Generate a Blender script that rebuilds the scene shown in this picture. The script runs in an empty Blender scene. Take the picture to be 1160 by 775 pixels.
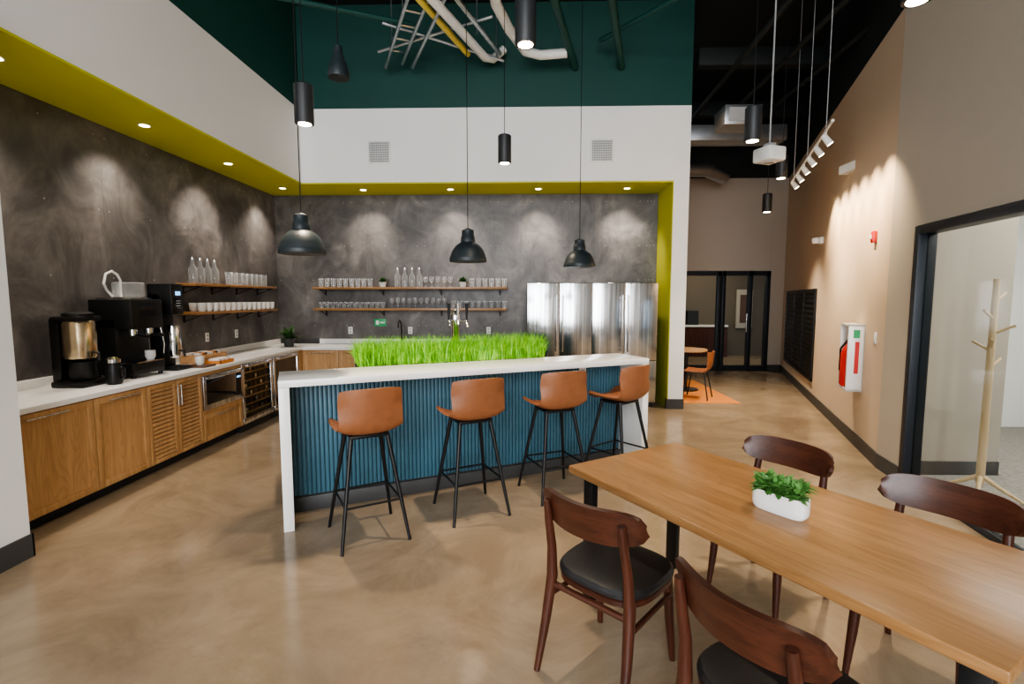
import bpy, bmesh, math, random
from mathutils import Vector, Matrix
random.seed(7)
R=math.radians
scene=bpy.context.scene
try: scene.view_settings.look='AgX - Medium High Contrast'
except Exception: pass
# ---------------------------------------------------------------- materials
def newmat(name):
    m=bpy.data.materials.new(name); m.use_nodes=True
    nt=m.node_tree; b=nt.nodes['Principled BSDF']; return m,nt,b
def pm(name,col,rough=.5,metal=0.,emit=None,es=0.,var=.06,scale=8.,coat=0.,bump=0.,bscale=60.):
    m,nt,b=newmat(name)
    n=nt.nodes.new('ShaderNodeTexNoise'); n.inputs['Scale'].default_value=scale; n.inputs['Detail'].default_value=4
    tc=nt.nodes.new('ShaderNodeTexCoord'); nt.links.new(tc.outputs['Object'],n.inputs['Vector'])
    r=nt.nodes.new('ShaderNodeValToRGB')
    r.color_ramp.elements[0].position=.3; r.color_ramp.elements[1].position=.7
    r.color_ramp.elements[0].color=[c*(1-var) for c in col]+[1]
    r.color_ramp.elements[1].color=[min(1,c*(1+var)) for c in col]+[1]
    nt.links.new(n.outputs['Fac'],r.inputs['Fac']); nt.links.new(r.outputs['Color'],b.inputs['Base Color'])
    b.inputs['Roughness'].default_value=rough; b.inputs['Metallic'].default_value=metal
    b.inputs['Coat Weight'].default_value=coat
    if emit: b.inputs['Emission Color'].default_value=list(emit)+[1]; b.inputs['Emission Strength'].default_value=es
    if bump:
        n2=nt.nodes.new('ShaderNodeTexNoise'); n2.inputs['Scale'].default_value=bscale
        nt.links.new(tc.outputs['Object'],n2.inputs['Vector'])
        bp=nt.nodes.new('ShaderNodeBump'); bp.inputs['Strength'].default_value=bump; bp.inputs['Distance'].default_value=.01
        nt.links.new(n2.outputs['Fac'],bp.inputs['Height']); nt.links.new(bp.outputs['Normal'],b.inputs['Normal'])
    return m
def wood(name,c1,c2,axis,rough=.4,fine=1.,ring=0.):
    m,nt,b=newmat(name)
    tc=nt.nodes.new('ShaderNodeTexCoord'); mp=nt.nodes.new('ShaderNodeMapping')
    s=[14*fine,14*fine,14*fine]; s[axis]=.9*fine; mp.inputs['Scale'].default_value=s
    nt.links.new(tc.outputs['Object'],mp.inputs['Vector'])
    n=nt.nodes.new('ShaderNodeTexNoise'); n.inputs['Scale'].default_value=1.6; n.inputs['Detail'].default_value=6; n.inputs['Distortion'].default_value=.6
    nt.links.new(mp.outputs['Vector'],n.inputs['Vector'])
    n3=nt.nodes.new('ShaderNodeTexNoise'); n3.inputs['Scale'].default_value=9; n3.inputs['Detail'].default_value=3
    nt.links.new(mp.outputs['Vector'],n3.inputs['Vector'])
    ad=nt.nodes.new('ShaderNodeMath'); ad.operation='MULTIPLY_ADD'; ad.inputs[1].default_value=.35
    nt.links.new(n3.outputs['Fac'],ad.inputs[0]); 
    sc=nt.nodes.new('ShaderNodeMath'); sc.operation='MULTIPLY'; sc.inputs[1].default_value=.65
    nt.links.new(n.outputs['Fac'],sc.inputs[0]); nt.links.new(sc.outputs[0],ad.inputs[2])
    r=nt.nodes.new('ShaderNodeValToRGB'); r.color_ramp.elements[0].position=.38; r.color_ramp.elements[1].position=.62
    r.color_ramp.elements[0].color=list(c1)+[1]; r.color_ramp.elements[1].color=list(c2)+[1]
    nt.links.new(ad.outputs[0],r.inputs['Fac']); col=r.outputs['Color']
    if ring:
        mp2=nt.nodes.new('ShaderNodeMapping'); s2=[2.6,2.6,2.6]; s2[axis]=.45; mp2.inputs['Scale'].default_value=s2
        nt.links.new(tc.outputs['Object'],mp2.inputs['Vector'])
        n4=nt.nodes.new('ShaderNodeTexNoise'); n4.inputs['Scale'].default_value=1.5; n4.inputs['Detail'].default_value=1
        nt.links.new(mp2.outputs['Vector'],n4.inputs['Vector'])
        mu=nt.nodes.new('ShaderNodeMath'); mu.operation='MULTIPLY'; mu.inputs[1].default_value=26; nt.links.new(n4.outputs['Fac'],mu.inputs[0])
        fr=nt.nodes.new('ShaderNodeMath'); fr.operation='FRACT'; nt.links.new(mu.outputs[0],fr.inputs[0])
        r2=nt.nodes.new('ShaderNodeValToRGB'); e=r2.color_ramp.elements; e[0].position=0; e[0].color=(1-ring,1-ring,1-ring,1); e[1].position=.6; e[1].color=(1,1,1,1)
        k=e.new(.97); k.color=(1,1,1,1); k=e.new(1.); k.color=(1-ring,1-ring,1-ring,1)
        nt.links.new(fr.outputs[0],r2.inputs['Fac'])
        mx=nt.nodes.new('ShaderNodeMix'); mx.data_type='RGBA'; mx.blend_type='MULTIPLY'; mx.inputs[0].default_value=1
        nt.links.new(col,mx.inputs[6]); nt.links.new(r2.outputs['Color'],mx.inputs[7]); col=mx.outputs[2]
    nt.links.new(col,b.inputs['Base Color'])
    b.inputs['Roughness'].default_value=rough
    return m
def glassmat(name,tint=(1,1,1),gl=.12,rim_sheen=0.):
    m=bpy.data.materials.new(name); m.use_nodes=True; nt=m.node_tree; nt.nodes.clear()
    o=nt.nodes.new('ShaderNodeOutputMaterial'); t=nt.nodes.new('ShaderNodeBsdfTransparent'); g=nt.nodes.new('ShaderNodeBsdfGlossy')
    t.inputs['Color'].default_value=list(tint)+[1]; g.inputs['Roughness'].default_value=.05
    lw=nt.nodes.new('ShaderNodeLayerWeight'); lw.inputs['Blend'].default_value=gl
    mx=nt.nodes.new('ShaderNodeMixShader'); nt.links.new(lw.outputs['Fresnel'],mx.inputs[0])
    nt.links.new(t.outputs[0],mx.inputs[1]); nt.links.new(g.outputs[0],mx.inputs[2])
    if rim_sheen:  # white diffuse, strongest at the edges, imitates light caught in the glass
        d=nt.nodes.new('ShaderNodeBsdfDiffuse'); d.inputs['Color'].default_value=(.9,.92,.93,1)
        lw2=nt.nodes.new('ShaderNodeLayerWeight'); lw2.inputs['Blend'].default_value=.3
        mr=nt.nodes.new('ShaderNodeMapRange'); mr.inputs['To Min'].default_value=rim_sheen*.5; mr.inputs['To Max'].default_value=rim_sheen*2.4
        nt.links.new(lw2.outputs['Facing'],mr.inputs['Value'])
        m2=nt.nodes.new('ShaderNodeMixShader'); nt.links.new(mr.outputs[0],m2.inputs[0]); nt.links.new(mx.outputs[0],m2.inputs[1]); nt.links.new(d.outputs[0],m2.inputs[2]); mx=m2
    nt.links.new(mx.outputs[0],o.inputs[0])
    return m
def mottled(name,cols,scale,rough,detail=8,coat=0.,stretch=None,bump=.1,big=None):
    m,nt,b=newmat(name)
    tc=nt.nodes.new('ShaderNodeTexCoord'); mp=nt.nodes.new('ShaderNodeMapping')
    if stretch: mp.inputs['Scale'].default_value=stretch
    nt.links.new(tc.outputs['Object'],mp.inputs['Vector'])
    n=nt.nodes.new('ShaderNodeTexNoise'); n.inputs['Scale'].default_value=scale; n.inputs['Detail'].default_value=detail; n.inputs['Distortion'].default_value=.5; n.inputs['Roughness'].default_value=.62
    nt.links.new(mp.outputs['Vector'],n.inputs['Vector'])
    r=nt.nodes.new('ShaderNodeValToRGB'); e=r.color_ramp.elements
    e[0].position=cols[0][0]; e[0].color=list(cols[0][1])+[1]; e[1].position=cols[-1][0]; e[1].color=list(cols[-1][1])+[1]
    for p,c in cols[1:-1]:
        k=e.new(p); k.color=list(c)+[1]
    nt.links.new(n.outputs['Fac'],r.inputs['Fac']); col=r.outputs['Color']
    if big:
        n2=nt.nodes.new('ShaderNodeTexNoise'); n2.inputs['Scale'].default_value=big[0]; n2.inputs['Detail'].default_value=10; n2.inputs['Roughness'].default_value=.7; n2.inputs['Distortion'].default_value=1.2
        mp3=nt.nodes.new('ShaderNodeMapping'); mp3.inputs['Location'].default_value=(5,3,7); nt.links.new(mp.outputs['Vector'],mp3.inputs['Vector']); nt.links.new(mp3.outputs['Vector'],n2.inputs['Vector'])
        r2=nt.nodes.new('ShaderNodeValToRGB'); r2.color_ramp.elements[0].position=.38; r2.color_ramp.elements[1].position=.66
        r2.color_ramp.elements[0].color=list(big[1])+[1]; r2.color_ramp.elements[1].color=list(big[2])+[1]
        nt.links.new(n2.outputs['Fac'],r2.inputs['Fac'])
        mx=nt.nodes.new('ShaderNodeMix'); mx.data_type='RGBA'; mx.blend_type='MULTIPLY'; mx.inputs[0].default_value=1; mx.clamp_result=False
        nt.links.new(col,mx.inputs[6]); nt.links.new(r2.outputs['Color'],mx.inputs[7]); col=mx.outputs[2]
    nt.links.new(col,b.inputs['Base Color'])
    rr=nt.nodes.new('ShaderNodeMapRange'); rr.inputs['To Min'].default_value=rough*.8; rr.inputs['To Max'].default_value=rough*1.25
    nt.links.new(n.outputs['Fac'],rr.inputs['Value']); nt.links.new(rr.outputs[0],b.inputs['Roughness'])
    b.inputs['Coat Weight'].default_value=coat
    if bump:
        bp=nt.nodes.new('ShaderNodeBump'); bp.inputs['Strength'].default_value=bump; bp.inputs['Distance'].default_value=.004
        nt.links.new(n.outputs['Fac'],bp.inputs['Height']); nt.links.new(bp.outputs['Normal'],b.inputs['Normal'])
    return m
M={}
M['floor']=mottled('polished_concrete',[(.25,(.255,.19,.13)),(.42,(.33,.25,.17)),(.56,(.385,.295,.20)),(.75,(.46,.36,.255))],.55,.17,bump=.015,big=(1.3,(.72,.70,.68),(1,1,1)))
M['panel']=mottled('cement_panel',[(.25,(.07,.065,.063)),(.42,(.12,.112,.108)),(.54,(.155,.145,.14)),(.63,(.24,.225,.218)),(.74,(.42,.395,.38))],1.1,.40,stretch=(1,1,.8),bump=.15,big=(2.2,(.5,.49,.49),(1.05,1.04,1.04)))
M['white']=pm('white_paint',(.86,.86,.84),.6,var=.01,scale=2)
M['olive']=pm('olive_paint',(.56,.56,.035),.55,var=.02,scale=2)
M['teal']=pm('dark_green_paint',(.006,.058,.047),.6,var=.06,scale=2)
M['black']=pm('black_ceiling_paint',(.008,.012,.011),.7,var=.1,scale=2)
M['beige']=pm('beige_paint',(.60,.48,.36),.65,var=.015,scale=2)
M['greige']=pm('greige_paint',(.44,.39,.325),.65,var=.015,scale=2)
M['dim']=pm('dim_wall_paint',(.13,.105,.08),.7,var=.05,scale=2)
M['base']=pm('rubber_baseboard',(.055,.055,.055),.5)
M['oak']=wood('oak_vertical',(.45,.245,.10),(.57,.335,.15),2,.42,1,.14)
M['oakx']=wood('oak_table',(.29,.145,.052),(.40,.215,.09),0,.3,.8,.12)
M['oaky']=wood('oak_long',(.42,.23,.10),(.55,.32,.15),1,.4)
M['walnut']=wood('walnut',(.042,.013,.007),(.085,.027,.014),0,.33)
M['walnutz']=wood('walnut_leg',(.045,.014,.008),(.09,.028,.015),2,.33)
M['pale']=wood('pale_wood',(.60,.43,.24),(.72,.54,.33),2,.45)
M['quartz']=pm('white_quartz',(.88,.87,.85),.22,var=.02,scale=30)
M['tealtile']=pm('blue_fluted_panel',(.055,.145,.20),.4,var=.15,scale=3)
M['leather']=pm('tan_leather',(.28,.105,.043),.42,var=.08,scale=20,bump=.15,bscale=200)
M['bleather']=pm('black_leather',(.018,.017,.018),.35,bump=.1,bscale=200)
M['blk']=pm('black_metal',(.012,.012,.013),.38,.3)
M['blkmatte']=pm('black_matte',(.02,.022,.024),.5)
M['lampblk']=pm('lamp_black',(.016,.024,.028),.45)
M['rubber']=pm('lamp_inner_white',(.85,.82,.75),.6)
M['steel']=mottled('brushed_steel_reflections',[(.3,(.28,.29,.30)),(.5,(.60,.61,.62)),(.7,(.94,.95,.96))],3,.15,stretch=(9,9,.15),bump=.14)  # pale and dark vertical streaks in the colour imitate reflections
M['steel'].node_tree.nodes['Principled BSDF'].inputs['Metallic'].default_value=1
M['chrome']=pm('chrome',(.75,.75,.76),.12,1)
M['silver']=pm('galvanised_steel',(.5,.52,.53),.35,.9)
M['glass']=glassmat('clear_glass',(.97,.98,.98),.3,.19)
M['pane']=glassmat('window_glass',(.93,.95,.94),.08)
M['darkglass']=pm('dark_glass',(.01,.01,.012),.06,0,coat=.5)
M['warm']=pm('warm_emitter',(1,.9,.7),.5,emit=(1,.84,.6),es=26)
M['cool']=pm('bulb_white',(1,1,.9),.5,emit=(1,.9,.72),es=14)
M['screen']=pm('screen_blue',(.1,.3,.6),.3,emit=(.2,.55,1),es=2)
M['grass']=mottled('grass',[(.3,(.09,.30,.012)),(.5,(.19,.52,.02)),(.7,(.45,.80,.06))],14,.45,bump=0)
M['leaf']=mottled('leaf_green',[(.3,(.05,.15,.03)),(.6,(.12,.30,.07)),(.8,(.26,.46,.16))],25,.5,bump=0)
M['dleaf']=mottled('dark_leaf',[(.3,(.02,.06,.015)),(.7,(.06,.15,.035))],15,.4,bump=0)
M['ceramic']=pm('white_ceramic',(.84,.83,.81),.25,var=.01)
M['soil']=pm('soil',(.05,.03,.02),.9,var=.3,scale=60)
M['red']=pm('red_paint',(.60,.025,.02),.35)
M['green']=pm('green_sign',(.02,.35,.12),.4)
M['orange']=pm('orange_carpet',(.60,.22,.05),.9,var=.15,scale=50)
M['carpet']=mottled('grey_carpet',[(.35,(.22,.21,.19)),(.6,(.36,.34,.31))],30,.9,bump=.3)
M['white_pipe']=pm('white_pipe',(.75,.75,.72),.4)
M['yellow_pipe']=pm('yellow_pipe',(.65,.50,.08),.5)
M['coffee']=pm('coffee_brown',(.10,.05,.03),.4)
M['gold']=pm('warm_steel',(.62,.50,.34),.22,1)
M['frame']=pm('door_frame_black',(.02,.025,.032),.4,.2)
M['grille']=pm('vent_grey',(.35,.36,.36),.5)
# ---------------------------------------------------------------- mesh builder
class MB:
    def __init__(s): s.v=[];s.f=[];s.m=[];s.mats=[];s.T=Matrix()
    def mi(s,k):
        if k not in s.mats: s.mats.append(k)
        return s.mats.index(k)
    def add(s,vs,fs,mat):
        o=len(s.v); s.v+=[tuple(s.T@Vector(p)) for p in vs]
        i=s.mi(mat)
        for f in fs: s.f.append(tuple(a+o for a in f)); s.m.append(i)
    def box(s,x0,x1,y0,y1,z0,z1,mat,bev=0.,M4=None,seg=2):
        bm=bmesh.new(); bmesh.ops.create_cube(bm,size=1)
        for v in bm.verts:
            v.co=Vector(((x0+x1)/2+v.co.x*(x1-x0),(y0+y1)/2+v.co.y*(y1-y0),(z0+z1)/2+v.co.z*(z1-z0)))
        if bev>0: bmesh.ops.bevel(bm,geom=bm.edges[:],offset=bev,segments=seg,affect='EDGES',profile=.5)
        bm.verts.index_update()
        vs=[(M4@v.co if M4 else v.co.copy()) for v in bm.verts]; fs=[[v.index for v in f.verts] for f in bm.faces]
        bm.free(); s.add(vs,fs,mat)
    def tube(s,pts,r,mat,seg=10,cap=True):
        pts=[Vector(p) for p in pts]; n=len(pts); rs=r if isinstance(r,(list,tuple)) else [r]*n
        vs=[];fs=[]; prev=None
        for i,p in enumerate(pts):
            d=(pts[min(i+1,n-1)]-pts[max(i-1,0)]).normalized()
            if prev is None:
                a=Vector((0,0,1)) if abs(d.z)<.9 else Vector((1,0,0))
                u=d.cross(a).normalized()
            else:
                u=(prev-d*prev.dot(d)).normalized()
            prev=u; w=d.cross(u)
            for k in range(seg):
                t=2*math.pi*k/seg; vs.append(p+(u*math.cos(t)+w*math.sin(t))*rs[i])
        for i in range(n-1):
            for k in range(seg):
                k2=(k+1)%seg; fs.append((i*seg+k,i*seg+k2,(i+1)*seg+k2,(i+1)*seg+k))
        if cap: fs.append(tuple(range(seg))[::-1]); fs.append(tuple((n-1)*seg+k for k in range(seg)))
        s.add(vs,fs,mat)
    def lathe(s,prof,c,mat,seg=24,sx=1,sy=1,capt=True):
        vs=[];fs=[]; n=len(prof)
        for r,z in prof:
            for k in range(seg):
                t=2*math.pi*k/seg; vs.append((c[0]+r*sx*math.cos(t),c[1]+r*sy*math.sin(t),c[2]+z))
        for i in range(n-1):
            for k in range(seg):
                k2=(k+1)%seg; fs.append((i*seg+k,i*seg+k2,(i+1)*seg+k2,(i+1)*seg+k))
        fs.append(tuple(range(seg))[::-1])
        if capt: fs.append(tuple((n-1)*seg+k for k in range(seg)))
        s.add(vs,fs,mat)
    def cyl(s,c,r,h,mat,seg=24,r2=None):
        s.lathe([(r,0),(r if r2 is None else r2,h)],c,mat,seg)
    def shell(s,fn,nu,nv,th,mat):
        P=[[Vector(fn(-1+2*i/nu,j/nv)) for j in range(nv+1)] for i in range(nu+1)]
        A=[];B=[]
        for i in range(nu+1):
            for j in range(nv+1):
                du=P[min(i+1,nu)][j]-P[max(i-1,0)][j]; dv=P[i][min(j+1,nv)]-P[i][max(j-1,0)]
                n=du.cross(dv)
                n=n.normalized() if n.length>1e-9 else Vector((0,0,1))
                A.append(P[i][j]+n*th/2); B.append(P[i][j]-n*th/2)
        W=nv+1; N=len(A); fs=[]
        idx=lambda i,j:i*W+j
        for i in range(nu):
            for j in range(nv):
                fs.append((idx(i,j),idx(i+1,j),idx(i+1,j+1),idx(i,j+1)))
                fs.append((N+idx(i,j),N+idx(i,j+1),N+idx(i+1,j+1),N+idx(i+1,j)))
        for i in range(nu):
            for j in (0,nv): fs.append((idx(i,j),idx(i+1,j),N+idx(i+1,j),N+idx(i,j)))
        for j in range(nv):
            for i in (0,nu): fs.append((idx(i,j),idx(i,j+1),N+idx(i,j+1),N+idx(i,j)))
        s.add(A+B,fs,mat)
    def build(s,name,loc=(0,0,0),rz=0,smooth=True,recalc=True):
        me=bpy.data.meshes.new(name); me.from_pydata(s.v,[],s.f)
        for k in s.mats: me.materials.append(M[k])
        me.polygons.foreach_set('material_index',s.m)
        if recalc:
            bm=bmesh.new(); bm.from_mesh(me); bmesh.ops.recalc_face_normals(bm,faces=bm.faces[:]); bm.to_mesh(me); bm.free()
        me.update()
        if smooth:
            me.shade_smooth()
            try: me.set_sharp_from_angle(angle=R(38))
            except Exception: pass
        ob=bpy.data.objects.new(name,me); scene.collection.objects.link(ob)
        ob.location=loc; ob.rotation_euler[2]=rz
        return ob
def dup(ob,loc,rz=None):
    o=bpy.data.objects.new(ob.name.split('.')[0],ob.data); scene.collection.objects.link(o)
    o.location=loc; o.rotation_euler[2]=ob.rotation_euler[2] if rz is None else rz
    return o
def wall(name,x0,x1,y0,y1,z0,z1,mat,bev=0):
    b=MB(); b.box(x0,x1,y0,y1,z0,z1,mat,bev); return b.build(name)
def segwall(name,p,ang,s0,s1,th,z0,z1,mat,off=0.):
    b=MB(); b.box(s0,s1,off,off+th,z0,z1,mat); return b.build(name,(p[0],p[1],0),ang)
ZS=3.32; ZT=4.38; ZC=5.8
XL=-4.10; XF=-3.28; XN=-3.16; YB=8.14; YF=7.35; PX0=2.14; PX1=2.36
# ---------------------------------------------------------------- shell
wall('floor',-4.4,8.5,-5,15,-.1,0,'floor')
wall('ceiling',-4.4,8.5,-5,15,ZC,ZC+.1,'black')
wall('wall_left',-4.4,XN,-5,2.96,0,ZS,'white')
wall('wall_left_recess',-4.4,XL-.02,2.98,8.4,0,ZS,'base')
wall('wall_back_recess',XL-.02,PX0,YB+.02,8.4,0,ZS,'base')
wall('soffit_left',-4.4,XF,-5,8.4,ZS+.02,ZT,'white')
wall('soffit_back',XF,PX1,YF,8.4,ZS+.02,ZT,'white')
b=MB(); b.box(XL-.02,XF,2.97,8.16,ZS,ZS+.02,'olive'); b.box(XF,PX0,YF,8.16,ZS,ZS+.02,'olive'); b.build('trim_soffit_underside')
wall('wall_pier',PX0,PX1,YF,8.4,0,ZS+.02,'white')
wall('trim_pier_olive',PX0-.012,PX0,YF+.004,YB,.0,ZS,'olive')
wall('wall_corridor_left',2.26,PX1,8.4,11.35,0,ZT,'beige')
wall('wall_left_upper',-4.4,XF,-5,YF,ZT,ZC,'teal')
wall('wall_back_upper',-4.4,PX1,YF,8.4,ZT,ZC,'teal')
wall('wall_corridor_upper',2.26,8.5,11.345,11.5,4.3,ZC,'black')
# concrete panels
b=MB()
ys=[2.98,3.6,4.8,6.0,7.2,YB]
for a,c in zip(ys[:-1],ys[1:]):
    b.box(XL-.02,XL,a+.0008,c-.0008,.98,ZS-.001,'panel')
    for yy in (a+.06,(a+c)/2,c-.06):
        for zz in (1.2,1.85,2.5,3.2):
            b.tube([(XL,yy,zz),(XL+.003,yy,zz)],.007,'grille',8)
b.build('wall_left_cladding')
b=MB()
xs=[XL,-2.9,-1.7,-.5,.7,1.9,PX0-.014]
for a,c in zip(xs[:-1],xs[1:]):
    b.box(a+.0008,c-.0008,YB,YB+.02,.98,ZS-.001,'panel')
    for xx in (a+.06,(a+c)/2,c-.06):
        for zz in (1.2,1.95,2.5,3.2):
            b.tube([(xx,YB,zz),(xx,YB-.003,zz)],.007,'grille',8)
b.build('wall_back_cladding')
# right lit wall
C=(3.44,4.79); A1=math.atan2(.94,.342)
segwall('wall_right',C,A1,0,7.1,-.15,0,4.3,'beige')
segwall('wall_right_upper',C,A1,-.3,7.1,-.1,4.3,ZC,'black',-.05)
segwall('baseboard_right',C,A1,.0,6.9,.012,0,.14,'base')
# wall with glass door; local x toward camera
A2=R(-90-11.2)
S0=.38; S1=2.6
segwall('wall_glass_near_corner',C,A2,-.03,S0,.14,0,4.4,'greige')
segwall('wall_glass_header',C,A2,S0,S1,.14,2.27,4.4,'greige')
segwall('wall_glass_front',C,A2,S1,10.2,.14,0,4.4,'greige')
segwall('wall_glass_upper',C,A2,-.03,10.2,.14,4.4,ZC,'black')
segwall('baseboard_glass_wall',C,A2,0,S0,-.012,0,.14,'base')
b=MB()
b.box(S0+.002,S0+.07,-.01,.13,0,2.265,'frame',.004); b.box(S1-.07,S1-.002,-.01,.13,0,2.265,'frame',.004)
b.box(S0+.07,S1-.07,-.01,.13,2.195,2.265,'frame',.004); b.box(S0+.07,S1-.07,.03,.09,0,.05,'frame')
b.box(S0+.07,S1-.07,.055,.065,.05,2.2,'pane')
b.build('door_1',(C[0],C[1],0),A2)
# meeting room behind glass
wall('wall_meeting_room',3.54,4.42,4.62,4.72,0,3.2,'greige')
wall('baseboard_meeting_room',3.54,4.42,4.606,4.619,0,.13,'base')
wall('wall_meeting_room_far',6.6,6.7,-5,8,0,3.2,'white')
wall('wall_meeting_room_end',4.42,6.6,6.4,6.5,0,3.2,'white')
wall('ceiling_meeting_room',3.95,6.7,-1,6.5,3.2,3.3,'white')
b=MB(); b.add([(3.50,4.60,.004),(6.6,4.60,.004),(6.6,-3,.004),(2.05,-3,.004)],[(0,1,2,3)],'carpet'); b.add([(4.45,6.4,.004),(6.6,6.4,.004),(6.6,4.6,.004),(4.45,4.6,.004)],[(0,1,2,3)],'carpet'); b.build('floor_carpet')
# far wall with door
FY=11.35; D0,D1=3.45,5.52
wall('wall_far_left',2.26,D0-.002,FY,FY+.12,0,4.3,'greige'); wall('wall_far_right',D1+.002,6.2,FY,FY+.12,0,4.3,'greige')
wall('wall_far_header',D0,D1,FY,FY+.12,2.265,4.3,'greige')
wall('baseboard_far',D1,5.86,FY-.012,FY,0,.14,'base')
b=MB()
for x in (D0,4.35,4.45,5.05,D1-.08): b.box(x,x+.08,FY-.02,FY+.1,0,2.26,'frame',.004)
b.box(D0,D1,FY-.02,FY+.1,2.16,2.26,'frame'); b.box(D0,D1,FY-.01,FY+.09,0,.12,'frame')
b.box(D0,D1,FY+.03,FY+.04,.12,2.16,'pane'); b.tube([(5.0,FY-.06,.9),(5.0,FY-.06,1.3)],.012,'chrome')
b.build('door_2')
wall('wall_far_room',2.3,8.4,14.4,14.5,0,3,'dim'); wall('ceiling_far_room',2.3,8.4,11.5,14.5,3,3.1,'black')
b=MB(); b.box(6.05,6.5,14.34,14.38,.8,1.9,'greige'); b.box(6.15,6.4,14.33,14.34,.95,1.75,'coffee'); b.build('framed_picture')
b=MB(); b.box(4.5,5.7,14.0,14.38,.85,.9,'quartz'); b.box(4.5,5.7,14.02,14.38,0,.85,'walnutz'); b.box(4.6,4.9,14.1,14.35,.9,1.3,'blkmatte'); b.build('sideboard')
# baseboards pier and left
b=MB(); b.box(PX0-.02,PX1+.012,YF-.012,YF,0,.15,'base'); b.box(PX0-.026,PX0-.013,YF,7.41,0,.15,'base'); b.box(PX1,PX1+.012,YF,11.3,0,.15,'base'); b.build('baseboard_pier')
b=MB(); b.box(XN,XN+.012,-5,2.97,0,.15,'base'); b.box(XN-.1,XN+.012,2.96,2.972,0,.15,'base'); b.build('baseboard_left')
# unseen wall behind camera; windows made tall so daylight reaches the upper walls
wall('wall_front_sill',-4.4,3,-5.1,-5,0,.4,'white')
b=MB()
for x in (-3.3,-1.7,-.1,1.5): b.box(x-.05,x+.05,-5.08,-5.0,.4,ZC,'frame')
b.box(-3.3,1.5,-5.07,-5.01,2.9,3.0,'frame')
b.build('window_1')
# ---------------------------------------------------------------- cabinets
def shaker(mb,x0,x1,z0,z1,yf,handle='h'):
    g=.003; x0+=g;x1-=g;z0+=g;z1-=g; w=.055
    mb.box(x0,x1,yf+.010,yf+.02,z0,z1,'oak')
    mb.box(x0,x0+w,yf,yf+.012,z0,z1,'oak',.002); mb.box(x1-w,x1,yf,yf+.012,z0,z1,'oak',.002)
    mb.box(x0+w,x1-w,yf,yf+.012,z0,z0+w,'oak',.002); mb.box(x0+w,x1-w,yf,yf+.012,z1-w,z1,'oak',.002)
    if handle=='h':
        c=(x0+x1)/2; l=min(.16,(x1-x0)*.3); hz=z1-.035
        mb.tube([(c-l,yf-.03,hz),(c+l,yf-.03,hz)],.006,'steel'); 
        for q in (c-l+.02,c+l-.02): mb.tube([(q,yf,hz),(q,yf-.03,hz)],.005,'steel')
def louver(mb,x0,x1,z0,z1,yf,side):
    g=.003; x0+=g;x1-=g;z0+=g;z1-=g; w=.04
    mb.box(x0,x0+w,yf,yf+.02,z0,z1,'oak',.002); mb.box(x1-w,x1,yf,yf+.02,z0,z1,'oak',.002)
    mb.box(x0+w,x1-w,yf,yf+.02,z0,z0+w,'oak',.002); mb.box(x0+w,x1-w,yf,yf+.02,z1-w,z1,'oak',.002)
    mb.box(x0+w,x1-w,yf+.02,yf+.022,z0+w,z1-w,'coffee')
    n=17; h=(z1-z0-2*w)/n
    for i in range(n):
        zc=z0+w+(i+.5)*h
        mb.box(x0+w,x1-w,-.017,.017,-.004,.004,'oak',0,Matrix.Translation((0,yf+.012,zc))@Matrix.Rotation(R(52),4,'X'))
    q=x0+.02 if side<0 else x1-.02
    mb.tube([(q,yf-.03,z1-.25),(q,yf-.03,z1-.05)],.006,'steel')
    for zz in (z1-.23,z1-.07): mb.tube([(q,yf,zz),(q,yf-.03,zz)],.005,'steel')
b=MB(); XC=-3.44
b.T=Matrix.Translation((XC,0,0))@Matrix.Rotation(R(90),4,'Z')
b.box(2.985,5.85,.09,.64,0,.10,'blkmatte')
b.box(2.985,5.85,.022,.64,.10,.855,'oak')
shaker(b,2.99,3.80,.10,.85,0); shaker(b,3.80,4.36,.10,.85,0)
louver(b,4.36,4.74,.10,.85,0,1); louver(b,4.74,5.12,.10,.85,0,-1)
shaker(b,5.12,5.85,.10,.40,0)
b.box(5.12,5.85,0,.02,.40,.44,'oak'); b.box(5.12,5.85,0,.02,.82,.85,'oak')
b.build('base_cabinet')
b=MB(); YC=7.50
b.box(-4.08,-.06,YC+.09,8.12,0,.10,'blkmatte'); b.box(XC,-.06,YC+.022,8.12,.10,.855,'oak'); b.box(-4.08,XC,7.41,8.12,.1,.855,'oak')
w=(-.06-XC)/6
for i in range(6): shaker(b,XC+i*w,XC+(i+1)*w,.10,.85,YC)
b.build('base_cabinet')
b=MB()
b.box(XL,-3.42,2.985,YB-.002,.858,.90,'quartz',.004); b.box(XL,XL+.02,2.985,YB-.002,.90,.98,'quartz',.003); b.build('countertop')
b=MB(); b.box(-3.419,-.04,7.47,YB-.002,.858,.90,'quartz',.004)
b.box(-3.419,-.04,YB-.022,YB-.002,.90,.98,'quartz',.003)
b.build('countertop')
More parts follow.
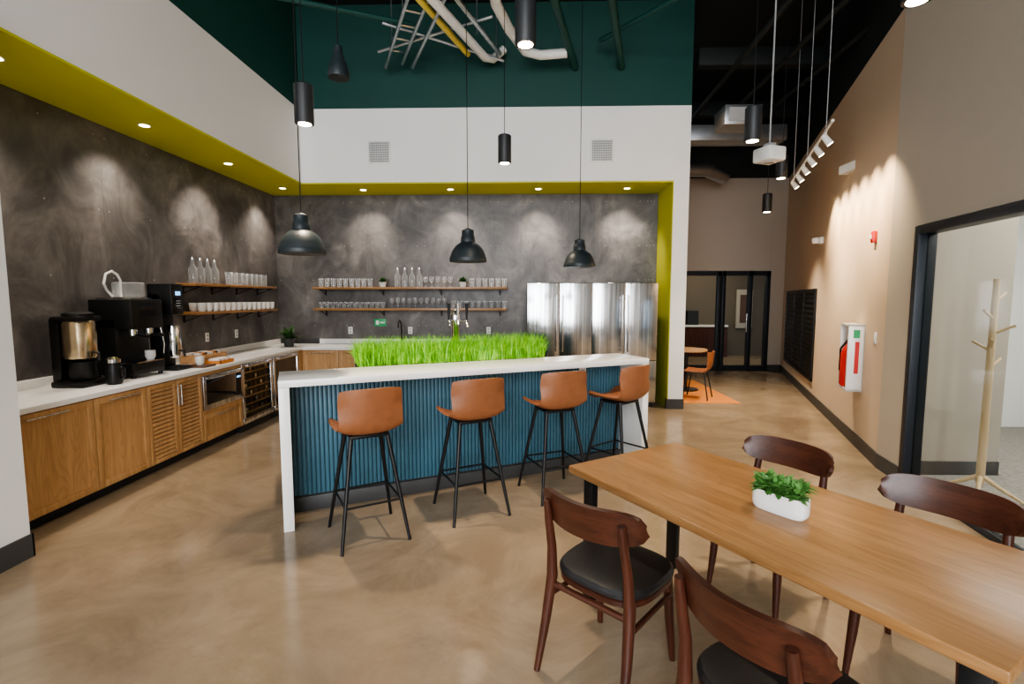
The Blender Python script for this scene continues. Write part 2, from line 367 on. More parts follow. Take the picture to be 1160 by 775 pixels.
# microwave drawer & undercounter fridges
b=MB(); b.T=Matrix.Translation((XC,0,0))@Matrix.Rotation(R(90),4,'Z')
b.box(5.13,5.84,-.012,.02,.445,.815,'steel',.004); b.box(5.17,5.70,-.016,-.011,.50,.77,'darkglass',.002)
b.box(5.72,5.82,-.015,-.011,.50,.77,'blk'); b.box(5.735,5.805,-.017,-.014,.71,.73,'screen')
b.tube([(5.16,-.035,.795),(5.68,-.035,.795)],.007,'steel')
for q in (5.18,5.66): b.tube([(q,-.035,.795),(q,-.01,.795)],.005,'steel')
b.build('microwave')
def wine(y0,y1,name,racks):
    b=MB(); b.T=Matrix.Translation((XC,0,0))@Matrix.Rotation(R(90),4,'Z')
    y0+=.006;y1-=.006
    b.box(y0,y1,.04,.6,0,.85,'blkmatte'); 
    b.box(y0,y1,0,.03,.10,.17,'steel',.003); b.box(y0,y1,0,.03,.79,.85,'steel',.003)
    b.box(y0,y0+.05,0,.03,.17,.79,'steel',.003); b.box(y1-.05,y1,0,.03,.17,.79,'steel',.003)
    if racks:
        b.box(y0+.05,y1-.05,.012,.016,.17,.79,'pane')
        for i in range(6):
            z=.22+i*.1; b.box(y0+.05,y1-.05,.02,.035,z,z+.015,'oak')
            for k in range(5): b.tube([(y0+.11+k*.12,.022,z+.05),(y0+.11+k*.12,.036,z+.05)],.026,'coffee' if (i+k)%3 else 'steel',12)
    else: b.box(y0+.05,y1-.05,.008,.02,.17,.79,'darkglass')
    b.tube([(y0+.08,-.04,.82),(y1-.08,-.04,.82)],.009,'chrome')
    for q in (y0+.1,y1-.1): b.tube([(q,-.04,.82),(q,0,.82)],.006,'chrome')
    b.build(name)
wine(5.86,6.60,'wine_cooler',True); wine(6.62,7.38,'beverage_cooler',False)
# refrigerators
b=MB()
W=.972
b.box(0,W,.06,.70,.02,1.86,'blkmatte'); 
b.box(.001,W/2-.002,0,.055,.72,1.88,'steel',.008,seg=3); b.box(W/2+.002,W-.001,0,.055,.72,1.88,'steel',.008,seg=3)
b.box(.001,W-.001,0,.055,.08,.71,'steel',.008,seg=3); b.box(.02,W-.02,.06,.6,0,.08,'blk')
for q in (W/2-.045,W/2+.045):
    b.tube([(q,-.05,.85),(q,-.05,1.70)],.012,'chrome'); 
    for zz in (.9,1.65): b.tube([(q,-.05,zz),(q,0,zz)],.009,'chrome')
b.tube([(.12,-.05,.64),(W-.12,-.05,.64)],.012,'chrome')
for q in (.16,W-.16): b.tube([(q,-.05,.64),(q,0,.64)],.009,'chrome')
f1=b.build('refrigerator',(.03,7.42,0)); dup(f1,(.03+W+.002,7.42,0))
# ---------------------------------------------------------------- shelves
def shelf(name,p,rz,L,z,D=.25):
    b=MB(); b.box(0,L,-D,-.006,-.035,0,'oakx',.003)
    n=4
    for i in range(n):
        x=.12+i*(L-.24)/(n-1)
        b.box(x-.012,x+.012,-.012,0,-.13,-.03,'blk'); b.box(x-.012,x+.012,-D+.01,-.004,-.046,-.036,'blk')
        b.tube([(x,-.012,-.12),(x,-D+.03,-.042)],.006,'blk',6)
    return b.build(name,(p[0],p[1],z),rz)
shelf('wall_shelf',(-3.41,YB-.002),0,3.12,1.83); shelf('wall_shelf',(-3.41,YB-.002),0,3.12,1.49)
shelf('wall_shelf',(XL+.002,5.72),R(90),1.9,1.83); shelf('wall_shelf',(XL+.002,5.72),R(90),1.9,1.49)
def tumbler(b,x,y,z,r,h): b.lathe([(r*.8,0),(r,h)],(x,y,z),'glass',14,capt=False)
def wineg(b,x,y,z):
    b.lathe([(.032,0),(.004,.008),(.004,.07),(.03,.09),(.038,.12),(.032,.17)],(x,y,z),'glass',14,capt=False)
def bottle(b,x,y,z): b.lathe([(.045,0),(.048,.02),(.048,.17),(.02,.22),(.018,.28)],(x,y,z),'glass',14,capt=False); b.cyl((x,y,z+.28),.019,.03,'chrome',10)
b=MB()
def rowx(x0,x1,n,z,kind,rows=1,h=.12,r=.04):
    for i in range(n):
        for k in range(rows):
            x=x0+(x1-x0)*i/(n-1); y=7.97-k*.09
            if kind=='t': tumbler(b,x,y,z,r,h)
            elif kind=='w': wineg(b,x,y,z)
            else: bottle(b,x,y,z)
rowx(-3.3,-2.5,9,1.831,'t',1,.14); rowx(-2.05,-1.7,4,1.831,'b',1); rowx(-1.6,-1.2,5,1.831,'w'); rowx(-.85,-.33,6,1.831,'t',1,.14)
rowx(-3.3,-2.3,12,1.491,'t',1,.10); rowx(-2.15,-1.3,10,1.491,'w',1,); rowx(-1.15,-.33,9,1.491,'t',1,.12)
b.build('glassware')
b=MB()
for i in range(4): bottle(b,-3.97,5.86+i*.14,1.831)
for i in range(8):
    tumbler(b,-3.95,6.55+i*.125,1.831,.048,.17)
b.build('glassware')
b=MB()
for i in range(14):
    for k in range(2):
        x=-3.98+k*.1; y=5.85+i*.125
        b.lathe([(.028,0),(.044,.02),(.05,.105),(.045,.105),(.038,.02),(.001,.012)],(x,y,1.491),'ceramic',14)
b.build('coffee_mugs')
# ---------------------------------------------------------------- plants
def leaf(b,base,d,L,w,mat,droop=.3):
    d=Vector(d).normalized(); s=d.cross(Vector((0,0,1)))
    s=s.normalized() if s.length>.01 else Vector((1,0,0))
    p=Vector(base); pts=[]
    for i,(t,ww) in enumerate([(0,.25),(.35,1),(.7,.8),(1,.05)]):
        c=p+d*L*t-Vector((0,0,1))*droop*L*t*t
        pts.append(c+s*w*ww/2); pts.append(c-s*w*ww/2)
    b.add(pts,[(0,1,3,2),(2,3,5,4),(4,5,7,6)],mat)
def plant(name,loc,pot,n,L,w,mat,spread=1.,rz=0,area=(.02,.02),up=.02):
    b=MB(); z=pot(b)
    for i in range(n):
        a=random.uniform(0,6.283); e=random.uniform(.15,1.4)
        d=(math.cos(a)*math.cos(e)*spread,math.sin(a)*math.cos(e)*spread,math.sin(e))
        leaf(b,(random.uniform(-1,1)*area[0],random.uniform(-1,1)*area[1],z+random.uniform(-.005,up)),d,L*random.uniform(.6,1.1),w*random.uniform(.7,1.2),mat)
    return b.build(name,loc,rz,recalc=False)
def rpot(r,h,mat):
    def f(b):
        b.lathe([(r*.75,0),(r,h),(r*.9,h),(r*.88,h-.015)],(0,0,0),mat,20); b.cyl((0,0,h-.02),r*.88,.008,'soil',20); return h-.01
    return f
plant('potted_plant',(-3.66,7.55,.901),rpot(.085,.13,'blkmatte'),90,.27,.045,'dleaf')
plant('potted_plant',(-2.3,7.985,1.831),rpot(.06,.08,'ceramic'),80,.115,.036,'dleaf')
plant('potted_plant',(-1.0,7.985,1.831),rpot(.06,.08,'ceramic'),80,.115,.036,'dleaf')
def trough(b):
    L,Wd,h=.112,.045,.085
    def ring(s,z):
        out=[]
        for k in range(40):
            t=2*math.pi*k/40; c,si=math.cos(t),math.sin(t)
            out.append((L*s*math.copysign(abs(c)**.5,c),Wd*s*math.copysign(abs(si)**.62,si),z))
        return out
    rs=[ring(.9,0),ring(.98,.01),ring(1,.03),ring(1,h),ring(.93,h),ring(.93,h-.012)]
    vs=sum(rs,[]); fs=[]
    for i in range(5):
        for k in range(40):
            k2=(k+1)%40; fs.append((i*40+k,i*40+k2,(i+1)*40+k2,(i+1)*40+k))
    fs.append(tuple(range(40))[::-1]); b.add(vs,fs,'ceramic')
    b.add(ring(.93,h-.01),[tuple(range(40))],'soil')
    return h
# ---------------------------------------------------------------- bar island
BA=R(25.6); BL=3.19; BH=1.083; BO=(-1.696,3.314,0)
b=MB()
b.box(0,BL,0,.49,BH-.05,BH,'quartz',.004); b.box(0,.07,0,.49,0,BH-.051,'quartz',.004); b.box(BL-.07,BL,0,.49,0,BH-.051,'quartz',.004)
b.box(.071,BL-.071,.36,1.0,.12,.855,'tealtile'); b.box(.071,BL-.071,.36,.49,.855,BH-.051,'tealtile'); b.box(.071,BL-.071,.36,.95,0,.12,'base')
x=.075
while x<BL-.10:
    b.box(x,x+.027,.338,.36,.125,BH-.055,'tealtile',.006); x+=.033
b.box(.02,BL-.02,.491,1.04,.856,.90,'quartz',.004)
b.box(2.62,2.70,.328,.336,.86,.98,'ceramic',.003)
b.box(2.635,2.685,.325,.329,.875,.91,'grille',.002);b.box(2.635,2.685,.325,.329,.93,.965,'grille',.002)
b.box(.071,BL-.071,.325,.338,0,.115,'base',.002)
bar=b.build('bar_counter',BO,BA)
# grass planter
GX0,GX1=.60,2.34
b=MB(); b.box(GX0,GX1,.50,.80,.901,1.08,'blkmatte',.004); b.box(GX0+.01,GX1-.01,.51,.79,1.078,1.084,'soil')
for i in range(8500):
    x=random.uniform(GX0,GX1); y=random.uniform(.50,.80); h=random.triangular(.06,.27,.17)
    a=random.uniform(0,6.283); w=random.uniform(.0025,.0055); l=random.uniform(.0,.13); la=random.uniform(0,6.283)
    dx,dy=math.cos(a)*w,math.sin(a)*w; lx,ly=math.cos(la)*l,math.sin(la)*l
    if y+ly<.46: ly=abs(ly)
    b.add([(x-dx,y-dy,1.08),(x+dx,y+dy,1.08),(x+dx*.8+lx*.35,y+dy*.8+ly*.35,1.08+h*.6),(x-dx*.8+lx*.35,y-dy*.8+ly*.35,1.08+h*.6),(x+lx,y+ly,1.08+h)],[(0,1,2,3),(3,2,4)],'grass')
b.build('grass_planter',BO,BA,smooth=False,recalc=False)
# beer tap tower
b=MB(); b.cyl((0,0,0),.06,.015,'chrome'); b.lathe([(.04,.015),(.038,.50),(.045,.52),(.045,.58),(.03,.62),(.005,.64)],(0,0,0),'chrome')
for s in (-1,0,1):
    b.tube([(s*.05,0,.53),(s*.09,-.08,.53),(s*.09,-.11,.47)],.012,'chrome'); b.tube([(s*.09,-.08,.54),(s*.09,-.08,.6),(s*.09,-.085,.70)],[.008,.012,.018],'blk' if s else 'chrome')
ca,sa=math.cos(BA),math.sin(BA)
def barw(x,y): return (BO[0]+ca*x-sa*y,BO[1]+sa*x+ca*y)
p=barw(1.58,.96); b.build('beer_tap_tower',(p[0],p[1],.901),BA)
# ---------------------------------------------------------------- bar stools
def stool():
    b=MB()
    prof=[(.21,.735),(.17,.755),(.05,.75),(-.08,.75),(-.16,.765),(-.205,.82),(-.225,.90),(-.24,.99),(-.25,1.07)]
    def cr(v):
        n=len(prof)-1; t=v*n; i=min(int(t),n-1); f=t-i
        P=[prof[max(i-1,0)],prof[i],prof[i+1],prof[min(i+2,n)]]
        o=[]
        for k in range(2):
            a,b_,c,d=[q[k] for q in P]
            o.append(.5*((2*b_)+(-a+c)*f+(2*a-5*b_+4*c-d)*f*f+(-a+3*b_-3*c+d)*f**3))
        return o
    def fn(u,v):
        y,z=cr(v); back=max(0,(v-.45)/.55); back=min(1,back*1.4)
        w=.205+.015*math.sin(min(1,v*1.6)*math.pi)
        if v<.1: w*=(.86+1.4*v)
        if v>.9: w*=1-.35*(v-.9)*4*(v-.9)*4
        uu=abs(u)
        z+=.05*(uu**3)*(1-back)+ -.02*(uu**4)*back*(1 if v>.8 else .2)
        y+=.085*(uu**2.2)*back
        return (u*w,y,z)
    b.shell(fn,18,28,.022,'leather')
    b.box(-.13,.13,-.12,.12,.715,.738,'blk',.005)
    for sx in (-1,1):
        for sy in (-1,1):
            b.tube([(sx*.12,sy*.10,.73),(sx*.225,sy*.235,0)],[.016,.011],'blk',10)
    z=.28; fx=.225-(.105*(z/.73)); fy=.235-(.135*(z/.73))
    pts=[(fx,fy,z),(-fx,fy,z),(-fx,-fy,z),(fx,-fy,z)]
    for i in range(4): b.tube([pts[i],pts[(i+1)%4]],.008,'blk',8)
    return b
s1=stool().build('bar_stool',(-1.10,3.33,0),R(31))
dup(s1,(-.42,3.74,0),R(28)); dup(s1,(.25,4.12,0),R(24)); dup(s1,(.86,4.46,0),R(42))
# ---------------------------------------------------------------- dining table
TA=R(-57.5); tdx,tdy=math.cos(TA),math.sin(TA)
TL,TW=1.74,.84
tc=(.238+tdx*TL/2-tdy*TW/2, 2.615+tdy*TL/2+tdx*TW/2)
b=MB(); b.box(-TL/2,TL/2,-TW/2,TW/2,.71,.75,'oakx',.006,seg=3)
for sx in (-1,1):
    for sy in (-1,1):
        x=sx*(TL/2-.08); y=sy*(TW/2-.09); b.box(x-.035,x+.035,y-.02,y+.02,.0,.695,'blk',.003)
    x=sx*(TL/2-.08); b.box(x-.035,x+.035,-TW/2+.07,TW/2-.07,.69,.709,'blk',.003)
b.build('dining_table',(tc[0],tc[1],0),TA)
plant('succulent_planter',(1.08,2.05,.751),trough,750,.065,.024,'leaf',1.,TA+R(4),(.085,.035),.035)
def dchair():
    b=MB()
    def sup(s,z,ax=.225,ay=.215):
        o=[]
        for k in range(36):
            t=2*math.pi*k/36; c,si=math.cos(t),math.sin(t)
            wx=ax*(1+.06*si)
            o.append((wx*s*math.copysign(abs(c)**.6,c),ay*s*math.copysign(abs(si)**.6,si)+.01,z))
        return o
    def loft(rs,mat):
        vs=sum(rs,[]); fs=[]
        for i in range(len(rs)-1):
            for k in range(36):
                k2=(k+1)%36; fs.append((i*36+k,i*36+k2,(i+1)*36+k2,(i+1)*36+k))
        fs.append(tuple(range(36))[::-1]); fs.append(tuple((len(rs)-1)*36+k for k in range(36))); b.add(vs,fs,mat)
    loft([sup(.96,.405),sup(.98,.41),sup(.98,.43),sup(.95,.435)],'walnut')
    loft([sup(.93,.435),sup(1,.442),sup(1,.458),sup(.95,.472),sup(.8,.478),sup(.4,.476)],'bleather')
    for sx in (-1,1):
        b.tube([(sx*.175,.165,.42),(sx*.185,.18,.2),(sx*.195,.20,0)],[.023,.020,.013],'walnutz',12)
        b.tube([(sx*.215,-.275,0),(sx*.205,-.225,.22),(sx*.195,-.195,.42),(sx*.19,-.205,.56),(sx*.185,-.235,.70),(sx*.183,-.25,.785)],[.014,.021,.025,.021,.018,.015],'walnutz',12)
        b.tube([(sx*.19,.175,.33),(sx*.20,-.205,.33)],.012,'walnutz',8)
    b.tube([(-.19,-.20,.385),(.19,-.20,.385)],.014,'walnut',8); b.tube([(-.175,.165,.385),(.175,.165,.385)],.014,'walnut',8)
    def fn(u,v):
        e=max(0,1-abs(u)**5)
        hh=.02+.055*e**.5
        x=u*.25; y=-.262+.085*u*u - (v-.5)*.03
        return (x,y+.0,.755+.008*u*u+(v-.5)*2*hh)
    b.shell(fn,30,8,.02,'walnut')
    return b
c1=dchair().build('dining_chair',(.40,2.13,0),R(-42))
dup(c1,(.79,1.45,0),R(-60.5)); dup(c1,(1.33,2.68,0),R(123.5)); dup(c1,(1.69,2.03,0),R(123.5))
# ---------------------------------------------------------------- pendants
def dome():
    b=MB()
    b.lathe([(.166,0),(.170,.012),(.168,.035),(.160,.05),(.152,.08),(.135,.115),(.108,.148),(.08,.168),(.066,.178),(.064,.225),(.056,.235),(.053,.285),(.02,.30),(.004,.305)],(0,0,0),'lampblk',40)
    b.lathe([(.162,.002),(.148,.04),(.135,.09),(.06,.15)],(0,0,-.001),'rubber',36)
    b.lathe([(.001,.03),(.035,.045),(.045,.08),(.03,.12),(.02,.15)],(0,0,0),'cool',20)
    b.tube([(0,0,.30),(0,0,ZC-2.03)],.004,'blk',6)
    return b
P2=[(-1.67,3.71),(-.52,4.55),(.58,5.35)]
d1=dome().build('pendant_lamp',(-1.67,3.71,1.98)); 
dup(d1,(-.52,4.55,1.98)); dup(d1,(.58,5.35,1.98))
def cylp(z,x,y):
    b=MB(); b.lathe([(.068,0),(.07,.004),(.07,.28),(.06,.29),(.004,.292)],(0,0,0),'blkmatte',28)
    b.cyl((0,0,-.002),.05,.004,'warm',20); b.tube([(0,0,.28),(0,0,ZC-z)],.004,'blk',6)
    b.build('cylinder_pendant',(x,y,z))
CY=[(-1.68,3.85,2.97),(-.22,5.4,3.08),(.0,3.43,3.32),(2.0,4.55,3.03),(3.36,6.75,3.22),(3.88,8.2,3.03),(2.02,2.75,3.18)]
for x,y,z in CY: cylp(z,x,y)
b=MB(); b.lathe([(.075,0),(.078,.03),(.06,.10),(.035,.16),(.03,.22),(.004,.235)],(0,0,0),'lampblk',28); b.cyl((0,0,.004),.06,.004,'rubber'); b.tube([(0,0,.2),(0,0,ZC-3.3)],.004,'blk',6); b.build('pendant_lamp',(-1.37,3.75,3.26))
b=MB(); b.box(-.11,.11,-.11,.11,0,.14,'white_pipe',.02); b.cyl((0,0,-.01),.05,.012,'grille'); b.tube([(0,0,.14),(0,0,ZC-3.06)],.008,'grille',8); b.box(-.04,.04,-.04,.04,.14,.18,'grille'); b.build('ceiling_projector',(2.46,5.2,3.02),R(20))
# track light
T0=Vector((3.0,5.18,3.32)); T1=Vector((3.74,7.16,3.32)); td=(T1-T0).normalized(); tn=Vector((.94,-.342,0))
b=MB(); b.tube([T0-td*.3,T1+td*.2],.014,'white_pipe',6)
for k in (0,.5,1): 
    q=T0.lerp(T1,k); b.tube([q,(q.x,q.y,ZC)],.004,'grille',6)
tr=[]
for i in range(6):
    q=T0.lerp(T1,i/5); a=(tn*.6+Vector((0,0,-.8))).normalized(); c=q+Vector((0,0,-.08))
    b.tube([q,c],.008,'white_pipe',8); b.tube([c-a*.04,c+a*.07],[.028,.034],'white_pipe',16); b.tube([c+a*.068,c+a*.072],.028,'warm',16); tr.append((c+a*.08,a))
b.build('track_light')
# downlights
DL=[(-3.69,y) for y in (3.5,4.86,6.22,7.6)]+[(x,7.75) for x in (-2.5,-1.15,.2,1.55)]
b=MB()
for x,y in DL:
    b.lathe([(.055,0),(.055,-.006),(.045,-.006),(.045,-.001)],(x,y,ZS),'white_pipe',20); b.cyl((x,y,ZS-.004),.042,.003,'warm',20)
b.build('recessed_downlights')
# vents
def vent(x,z):
    b=MB(); b.box(-.16,.16,-.012,0,-.16,.16,'white_pipe',.003)
    for i in range(9): b.box(-.14,.14,-.02,-.006,-.135+i*.032,-.135+i*.032+.016,'grille')
    for i in range(9): b.box(-.14+i*.0325,-.14+i*.0325+.008,-.022,-.006,-.135,.14,'grille')
    b.build('air_vent',(x,YF,z))
vent(-2.12,3.76); vent(1.10,3.76)
# ---------------------------------------------------------------- ceiling services
def pipe(name,pts,r,mat,seg=12):
    b=MB(); b.tube(pts,r,mat,seg); return b.build(name)
z=4.9
pipe('ceiling_pipe',[(-1.1,4.9,z+.3),(-1.08,5.5,z),(-.55,7.0,z),(-.45,7.15,z+.05),(-.3,7.2,z+.2)],.055,'white_pipe')
pipe('ceiling_pipe',[(-1.3,5.0,z+.3),(-1.26,5.5,z+.05),(-.78,7.0,z+.05)],.04,'yellow_pipe')
pipe('ceiling_pipe',[(-.9,5.0,z+.4),(-.86,5.6,z+.1),(-.35,7.0,z+.05)],.03,'silver')
pipe('ceiling_pipe',[(-.35,4.5,z),(-.33,5.77,z),(-.2,6.3,z),(.0,6.85,z),(.2,6.95,z),(.55,6.9,z)],.06,'white_pipe')
b=MB()
for o,k in ((0,0),(.26,.05),(.42,.0)):
    b.tube([(-1.2+o,5.5,z+.05+k),(-1.95+o*.9,7.15,z-.05+k)],.022,'silver',8)
for i in range(5):
    t=i/5; b.tube([(-1.25-.7*t,5.6+1.5*t,z+.02),(-1.02-.7*(t+.1),5.6+1.5*(t+.1),z+.06)],.012,'silver',6)
b.tube([(-1.95,6.8,z),(-.4,6.3,z+.15)],.018,'silver',8); b.tube([(-1.8,6.5,z+.2),(-.3,7.1,z)],.018,'silver',8)
for x_,y_ in ((-1.4,5.9),(-.6,6.4),(-1.75,6.75),(-.4,7.06)): b.tube([(x_,y_,z),(x_,y_,ZC)],.008,'silver',6)
b.build('pipe_hanger_rack')
for pts,r in [([(-2.9,5.5,z),(-1.4,6.35,z+.1)],.03),([(.15,5.2,z+.1),(.7,7.3,z)],.05),([(.75,5.0,z),(1.35,7.3,z)],.05),([(1.0,7.0,z+.2),(2.6,5.0,z+.2)],.03),([(-3.2,4.6,z+.5),(2.6,4.9,z+.5)],.04)]:
    pipe('ceiling_pipe',pts,r,'teal')
b=MB()
for y in (1.5,4.2): b.box(-3.28,2.5,y-.08,y+.08,5.45,5.8,'teal',.01)
b.build('ceiling_beam')
b=MB()
for y in (5.6,7.6,9.6): b.box(2.5,5.2,y-.08,y+.08,5.0,5.25,'black',.01)
b.build('ceiling_beam')
b=MB(); b.box(2.45,4.3,8.5,8.85,4.25,4.5,'silver',.01); b.build('air_duct')
b=MB(); b.box(-.25,.25,-.2,.2,0,.26,'silver',.01); b.box(-.2,.2,-.21,-.2,.04,.22,'grille'); b.build('ventilation_unit',(2.95,7.2,4.0))
b=MB(); b.tube([(2.6,10.2,4.2),(3.6,10.2,4.2),(4.1,10.6,4.15)],.14,'silver',20); b.build('round_duct')
for x_ in (2.7,3.3,3.9): pipe('ceiling_pipe',[(x_,3,4.8),(x_+.3,11,4.8)],.035,'black')
# ---------------------------------------------------------------- right wall things
def onr(s,z,off=0): return (C[0]+.342*s-.94*off,C[1]+.94*s+.342*off,z)
b=MB(); b.box(0,3.0,0,.03,0,.06,'blk'); b.box(0,3.0,0,.03,1.41,1.47,'blk'); b.box(0,.06,0,.03,0,1.47,'blk'); b.box(2.94,3.0,0,.03,0,1.47,'blk'); b.box(.05,2.95,.0,.006,.05,1.42,'blkmatte')
for i in range(16): b.box(.06,2.94,.006,.026,.08+i*.084,.10+i*.084,'blk',0)
for x_ in (1.0,2.0): b.box(x_-.02,x_+.02,0,.03,0,1.47,'blk')
b.build('wall_louver_grille',onr(3.3,.33,.002),A1)
b=MB()
b.box(0,.03,.0,.15,0,.74,'ceramic',.003); b.box(.33,.36,.0,.15,0,.74,'ceramic',.003); b.box(0,.36,0,.15,0,.03,'ceramic',.003); b.box(0,.36,0,.15,.71,.74,'ceramic',.003); b.box(0,.36,0,.01,0,.74,'ceramic')
b.lathe([(.065,0),(.07,.02),(.07,.36),(.045,.43),(.02,.46),(.02,.49)],(.18,.105,.04),'red',20); b.box(.13,.23,.06,.12,.53,.56,'blk'); b.tube([(.18,.12,.54),(.26,.16,.45),(.26,.16,.2)],.01,'blk',8)
b.box(-.004,-.001,.045,.085,.20,.55,'red'); b.box(-.004,-.001,.045,.105,.59,.68,'green')
b.build('fire_extinguisher_cabinet',onr(.66,.63,.002),A1)
b=MB(); b.box(-.035,.035,0,.01,-.06,.06,'ceramic',.003); b.box(-.012,.012,.01,.014,-.025,.025,'ceramic',.002); b.build('light_switch',onr(.30,1.25),A1)
b=MB(); b.box(-.04,.04,0,.04,-.06,.06,'red',.01); b.box(-.025,.025,.04,.055,-.025,.025,'ceramic',.008); b.build('fire_alarm',onr(.50,2.28),A1)
b=MB(); b.box(-.08,.08,0,.05,-.05,.05,'ceramic',.01); b.lathe([(.045,0),(.06,.05),(.05,.08)],(.0,.09,-.04),'ceramic'); b.build('emergency_light',onr(3.1,2.52),A1)
for (x_,z_) in ((-2.9,1.12),(-1.9,1.12),(-.6,1.12)):
    b=MB(); b.box(-.035,.035,-.008,0,-.058,.058,'ceramic',.003); b.box(-.015,.015,-.011,-.007,.01,.04,'grille'); b.box(-.015,.015,-.011,-.007,-.04,-.01,'grille'); b.build('wall_outlet',(x_,YB-.001,z_))
for y_ in (5.65,6.25,6.9):
    b=MB(); b.box(-.035,.035,-.008,0,-.058,.058,'ceramic',.003); b.box(-.015,.015,-.011,-.007,.01,.04,'grille'); b.box(-.015,.015,-.011,-.007,-.04,-.01,'grille'); b.build('wall_outlet',(XL+.001,y_,1.15),R(90))
b=MB(); b.box(-.1,.1,-.008,0,-.06,.06,'green',.002); b.box(-.07,-.02,-.011,-.007,-.035,.035,'ceramic'); b.box(.0,.08,-.011,-.007,-.01,.01,'ceramic'); b.build('wall_sign',(-2.4,YB-.001,1.25))
b=MB(); b.cyl((0,0,0),.03,.02,'blk'); b.tube([(0,0,.02),(0,0,.30),(0,-.04,.37),(0,-.12,.40),(0,-.19,.36),(0,-.20,.28)],.013,'blk',12); b.tube([(0,0,.08),(.07,0,.11)],.008,'blk'); b.build('sink_faucet',(-2.0,7.95,.901))
# ---------------------------------------------------------------- coffee gear
b=MB()
b.box(-.13,.15,-.14,.14,0,.05,'blk',.01); b.box(-.16,-.08,-.09,.09,.0,.58,'blk',.01)
b.lathe([(.112,0),(.118,.02),(.118,.30),(.11,.32)],(.02,0,.24),'gold',28); b.box(-.13,.13,-.12,.12,.55,.60,'blk',.02); b.lathe([(.11,0),(.11,.025),(.08,.04)],(.02,0,.595),'blk',28)
b.lathe([(.085,0),(.10,.02),(.10,.16),(.07,.18)],(.03,0,.051),'blk',24)
b.tube([(.11,0,.30),(.18,0,.28),(.18,0,.22)],.012,'blk'); 
b.build('coffee_brewer',(-3.83,4.12,.901),R(0))
b=MB(); b.lathe([(.055,0),(.065,.03),(.062,.15),(.05,.19),(.045,.21),(.02,.22)],(0,0,0),'blk',24); b.lathe([(.052,.0),(.054,.03),(.03,.05)],(0,0,.19),'chrome',24); b.tube([(.06,0,.15),(.10,0,.14),(.10,0,.07),(.065,0,.05)],.008,'blk'); b.build('coffee_carafe',(-3.60,4.20,.901))
b=MB(); b.box(-.25,.15,-.20,.20,.03,.14,'blk',.01); b.box(-.25,.0,-.20,.20,.14,.56,'blk',.012); b.box(-.25,.16,-.20,.20,.46,.74,'blk',.015)
for sx,sy in ((-.22,-.17),(-.22,.17),(.12,-.17),(.12,.17)): b.cyl((sx,sy,0),.02,.03,'blk')
b.box(0,.16,-.17,.17,.14,.15,'steel'); 
for q in (-.1,.1):
    b.cyl((.08,q,.40),.035,.06,'chrome'); b.tube([(.08,q,.405),(.24,q,.39)],[.012,.016],'blk')
b.tube([(.14,.18,.46),(.16,.19,.3),(.15,.19,.2)],.007,'chrome'); b.box(.159,.163,-.10,.10,.58,.70,'darkglass')
b.box(-.2,.08,-.16,.16,.74,.755,'chrome',.003)
b.lathe([(.03,0),(.045,.03),(.045,.09)],(.08,.1,.151),'ceramic',16)
b.build('espresso_machine',(-3.78,4.66,.901))
b=MB(); b.tube([(0,0,0),(0,0,.16),(.0,-.03,.21),(.0,-.09,.24),(0,-.16,.21),(.01,-.2,.12),(0,-.16,.06),(0,-.1,.004)],.011,'ceramic'); b.box(-.12,.10,.03,.18,0,.14,'glass',.01); b.build('water_hose',(-3.87,4.66,1.664))
b=MB(); b.box(-.13,.15,-.10,.10,0,.04,'blk',.008); b.box(-.14,.0,-.09,.09,.04,.80,'blk',.012); b.box(-.14,.12,-.09,.09,.58,.90,'blk',.015)
b.box(.118,.124,-.06,.06,.64,.84,'darkglass',.002); b.box(.123,.126,-.035,.035,.78,.82,'screen')
for i in range(3): b.box(.123,.126,-.03,.03,.67+i*.025,.675+i*.025,'ceramic')
b.lathe([(.055,0),(.07,.04),(.07,.30),(.06,.34)],(.05,0,.13),'chrome',24); b.tube([(.10,0,.2),(.16,0,.2),(.16,0,.14)],.012,'blk')
b.build('coffee_dispenser',(-3.74,5.08,.901))
b=MB(); b.box(-.12,.12,-.10,.10,0,.02,'coffee',.008); b.lathe([(.03,0),(.045,.03),(.045,.09),(.04,.09),(.03,.02)],(0,0,.021),'ceramic',16); b.build('coffee_cup',(-3.57,5.30,.901))
b=MB(); 
for x0,x1,y0,y1 in ((-.14,.14,-.22,-.205),(-.14,.14,.205,.22),(-.14,-.125,-.205,.205),(.125,.14,-.205,.205),(-.125,.125,-.07,-.06),(-.125,.125,.06,.07)): b.box(x0,x1,y0,y1,0,.10,'oaky',.002)
b.box(-.125,.125,-.205,.205,0,.01,'oaky')
for i in range(8):
    for k in range(2): b.box(-.09+k*.1,-.02+k*.1,-.19+i*.05,-.155+i*.05,.011,.12,['ceramic','ceramic','orange','coffee'][(i+k)%4])
b.build('tea_organizer',(-3.80,5.72,.901))
b=MB(); b.box(-.09,.09,-.13,.13,0,.012,'orange',.004); b.box(-.09,.09,-.13,-.122,.012,.04,'orange'); b.box(-.09,.09,.122,.13,.012,.04,'orange'); b.box(.082,.09,-.13,.13,.012,.04,'orange'); b.box(-.09,-.082,-.13,.13,.012,.04,'orange')
for i in range(3): b.box(-.06,.06,-.11+i*.075,-.05+i*.075,.013,.06,'ceramic',.004)
b.build('serving_tray',(-3.55,5.62,.901))
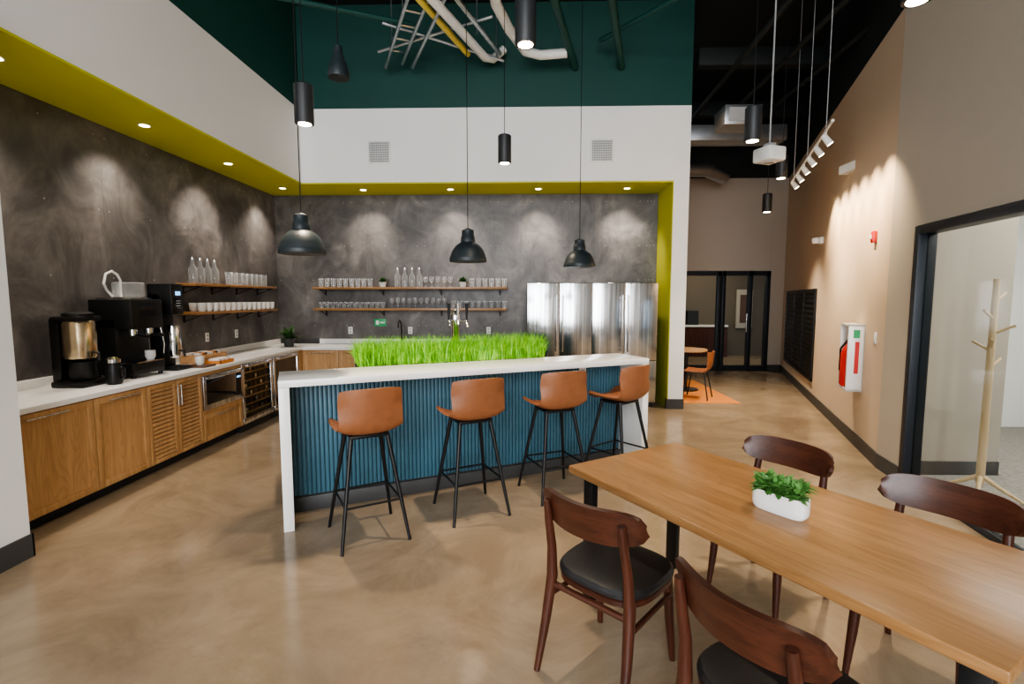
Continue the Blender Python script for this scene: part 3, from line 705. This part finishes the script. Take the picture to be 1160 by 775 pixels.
# ---------------------------------------------------------------- coat rack
b=MB(); b.tube([(0,0,.12),(.0,0,1.80)],[.030,.022],'pale',14)
for k in range(4):
    a=R(45+90*k); b.tube([(0,0,.18),(math.cos(a)*.12,math.sin(a)*.12,.10),(math.cos(a)*.27,math.sin(a)*.27,.012)],[.02,.016,.012],'pale')
for i,(zz,a) in enumerate([(1.62,20),(1.48,200),(1.36,320),(1.22,110),(1.08,20),(1.25,230)]):
    a=R(a); b.tube([(0,0,zz),(math.cos(a)*.13,math.sin(a)*.13,zz+.07)],[.013,.011],'pale',8)
b.build('coat_rack',(3.79,4.10,.004))
# ---------------------------------------------------------------- corridor chair, table, rug
b=MB(); b.box(2.40,3.40,7.75,10.0,.001,.008,'orange'); b.build('rug')
def sidechair():
    b=MB()
    def fn(u,v):
        prof=[(.20,.45),(.05,.44),(-.12,.445),(-.19,.50),(-.22,.62),(-.24,.78)]
        t=v*5; i=min(int(t),4); f=t-i; y=prof[i][0]*(1-f)+prof[i+1][0]*f; z=prof[i][1]*(1-f)+prof[i+1][1]*f
        bk=max(0,v-.5)*2
        return (u*.21,y+.06*u*u*bk,z+.02*u*u*(1-bk))
    b.shell(fn,12,20,.018,'leather')
    for sx in (-1,1):
        for sy in (-1,1): b.tube([(sx*.14,sy*.12,.44),(sx*.2,sy*.2,0.001)],.011,'blk',8)
    return b
sidechair().build('side_chair',(2.85,8.15,.012),R(60))
b=MB(); b.cyl((0,0,.71),.35,.03,'oaky',32); b.cyl((0,0,.02),.03,.69,'blk'); b.cyl((0,0,0),.22,.02,'blk'); b.build('side_table',(2.90,8.9,.009))
# ---------------------------------------------------------------- lights
def light(name,typ,loc,energy,col,rot=(0,0,0),**k):
    l=bpy.data.lights.new(name,typ); l.energy=energy; l.color=col
    for a,v in k.items(): setattr(l,a,v)
    o=bpy.data.objects.new(name,l); scene.collection.objects.link(o); o.location=loc; o.rotation_euler=rot; return o
for i,(x,y) in enumerate(DL):
    rot=(0,R(16),0) if x<-3.5 else (R(16),0,0)
    light('downlight_spot','SPOT',(x,y,ZS-.02),125,(1,.88,.75),rot,spot_size=R(92),spot_blend=.85,shadow_soft_size=.06)
for x,y in P2: light('pendant_bulb','SPOT',(x,y,2.01),55,(1,.84,.64),(0,0,0),spot_size=R(140),spot_blend=.6,shadow_soft_size=.05)
for x,y,z in CY: light('cylinder_spot','SPOT',(x,y,z-.02),190 if x<3 else 320,(1,.83,.62),(0,0,0),spot_size=R(95),spot_blend=.9,shadow_soft_size=.05)
for p,a in tr:
    q=a.to_track_quat('-Z','Y').to_euler(); light('track_spot','SPOT',p,150,(1,.77,.5),q,spot_size=R(75),spot_blend=.9,shadow_soft_size=.03)
light('unseen_window_daylight','AREA',(-.9,-4.8,3.1),1050,(.95,.97,1),(R(92),0,0),shape='RECTANGLE',size=6.4,size_y=5)  # area lamp added behind camera, stands for daylight from the unseen windows
light('meeting_room_light','AREA',(5.2,3.5,3.15),110,(1,.95,.88),(0,0,0),shape='RECTANGLE',size=1.6,size_y=2.5)
light('far_room_light','AREA',(5,13,2.95),45,(1,.85,.65),(0,0,0),shape='RECTANGLE',size=1,size_y=1)
w=bpy.data.worlds.new('World'); scene.world=w; w.use_nodes=True
bg=w.node_tree.nodes['Background']; bg.inputs[0].default_value=(.75,.85,1,1); bg.inputs[1].default_value=.7
# ---------------------------------------------------------------- camera
cd=bpy.data.cameras.new('Camera'); cam=bpy.data.objects.new('Camera',cd); scene.collection.objects.link(cam)
cd.sensor_width=36; cd.lens=36*560/1160; cam.location=(0,0,1.65); cam.rotation_euler=(R(90-5.05),0,R(1.5)); cd.clip_start=.05
scene.camera=cam
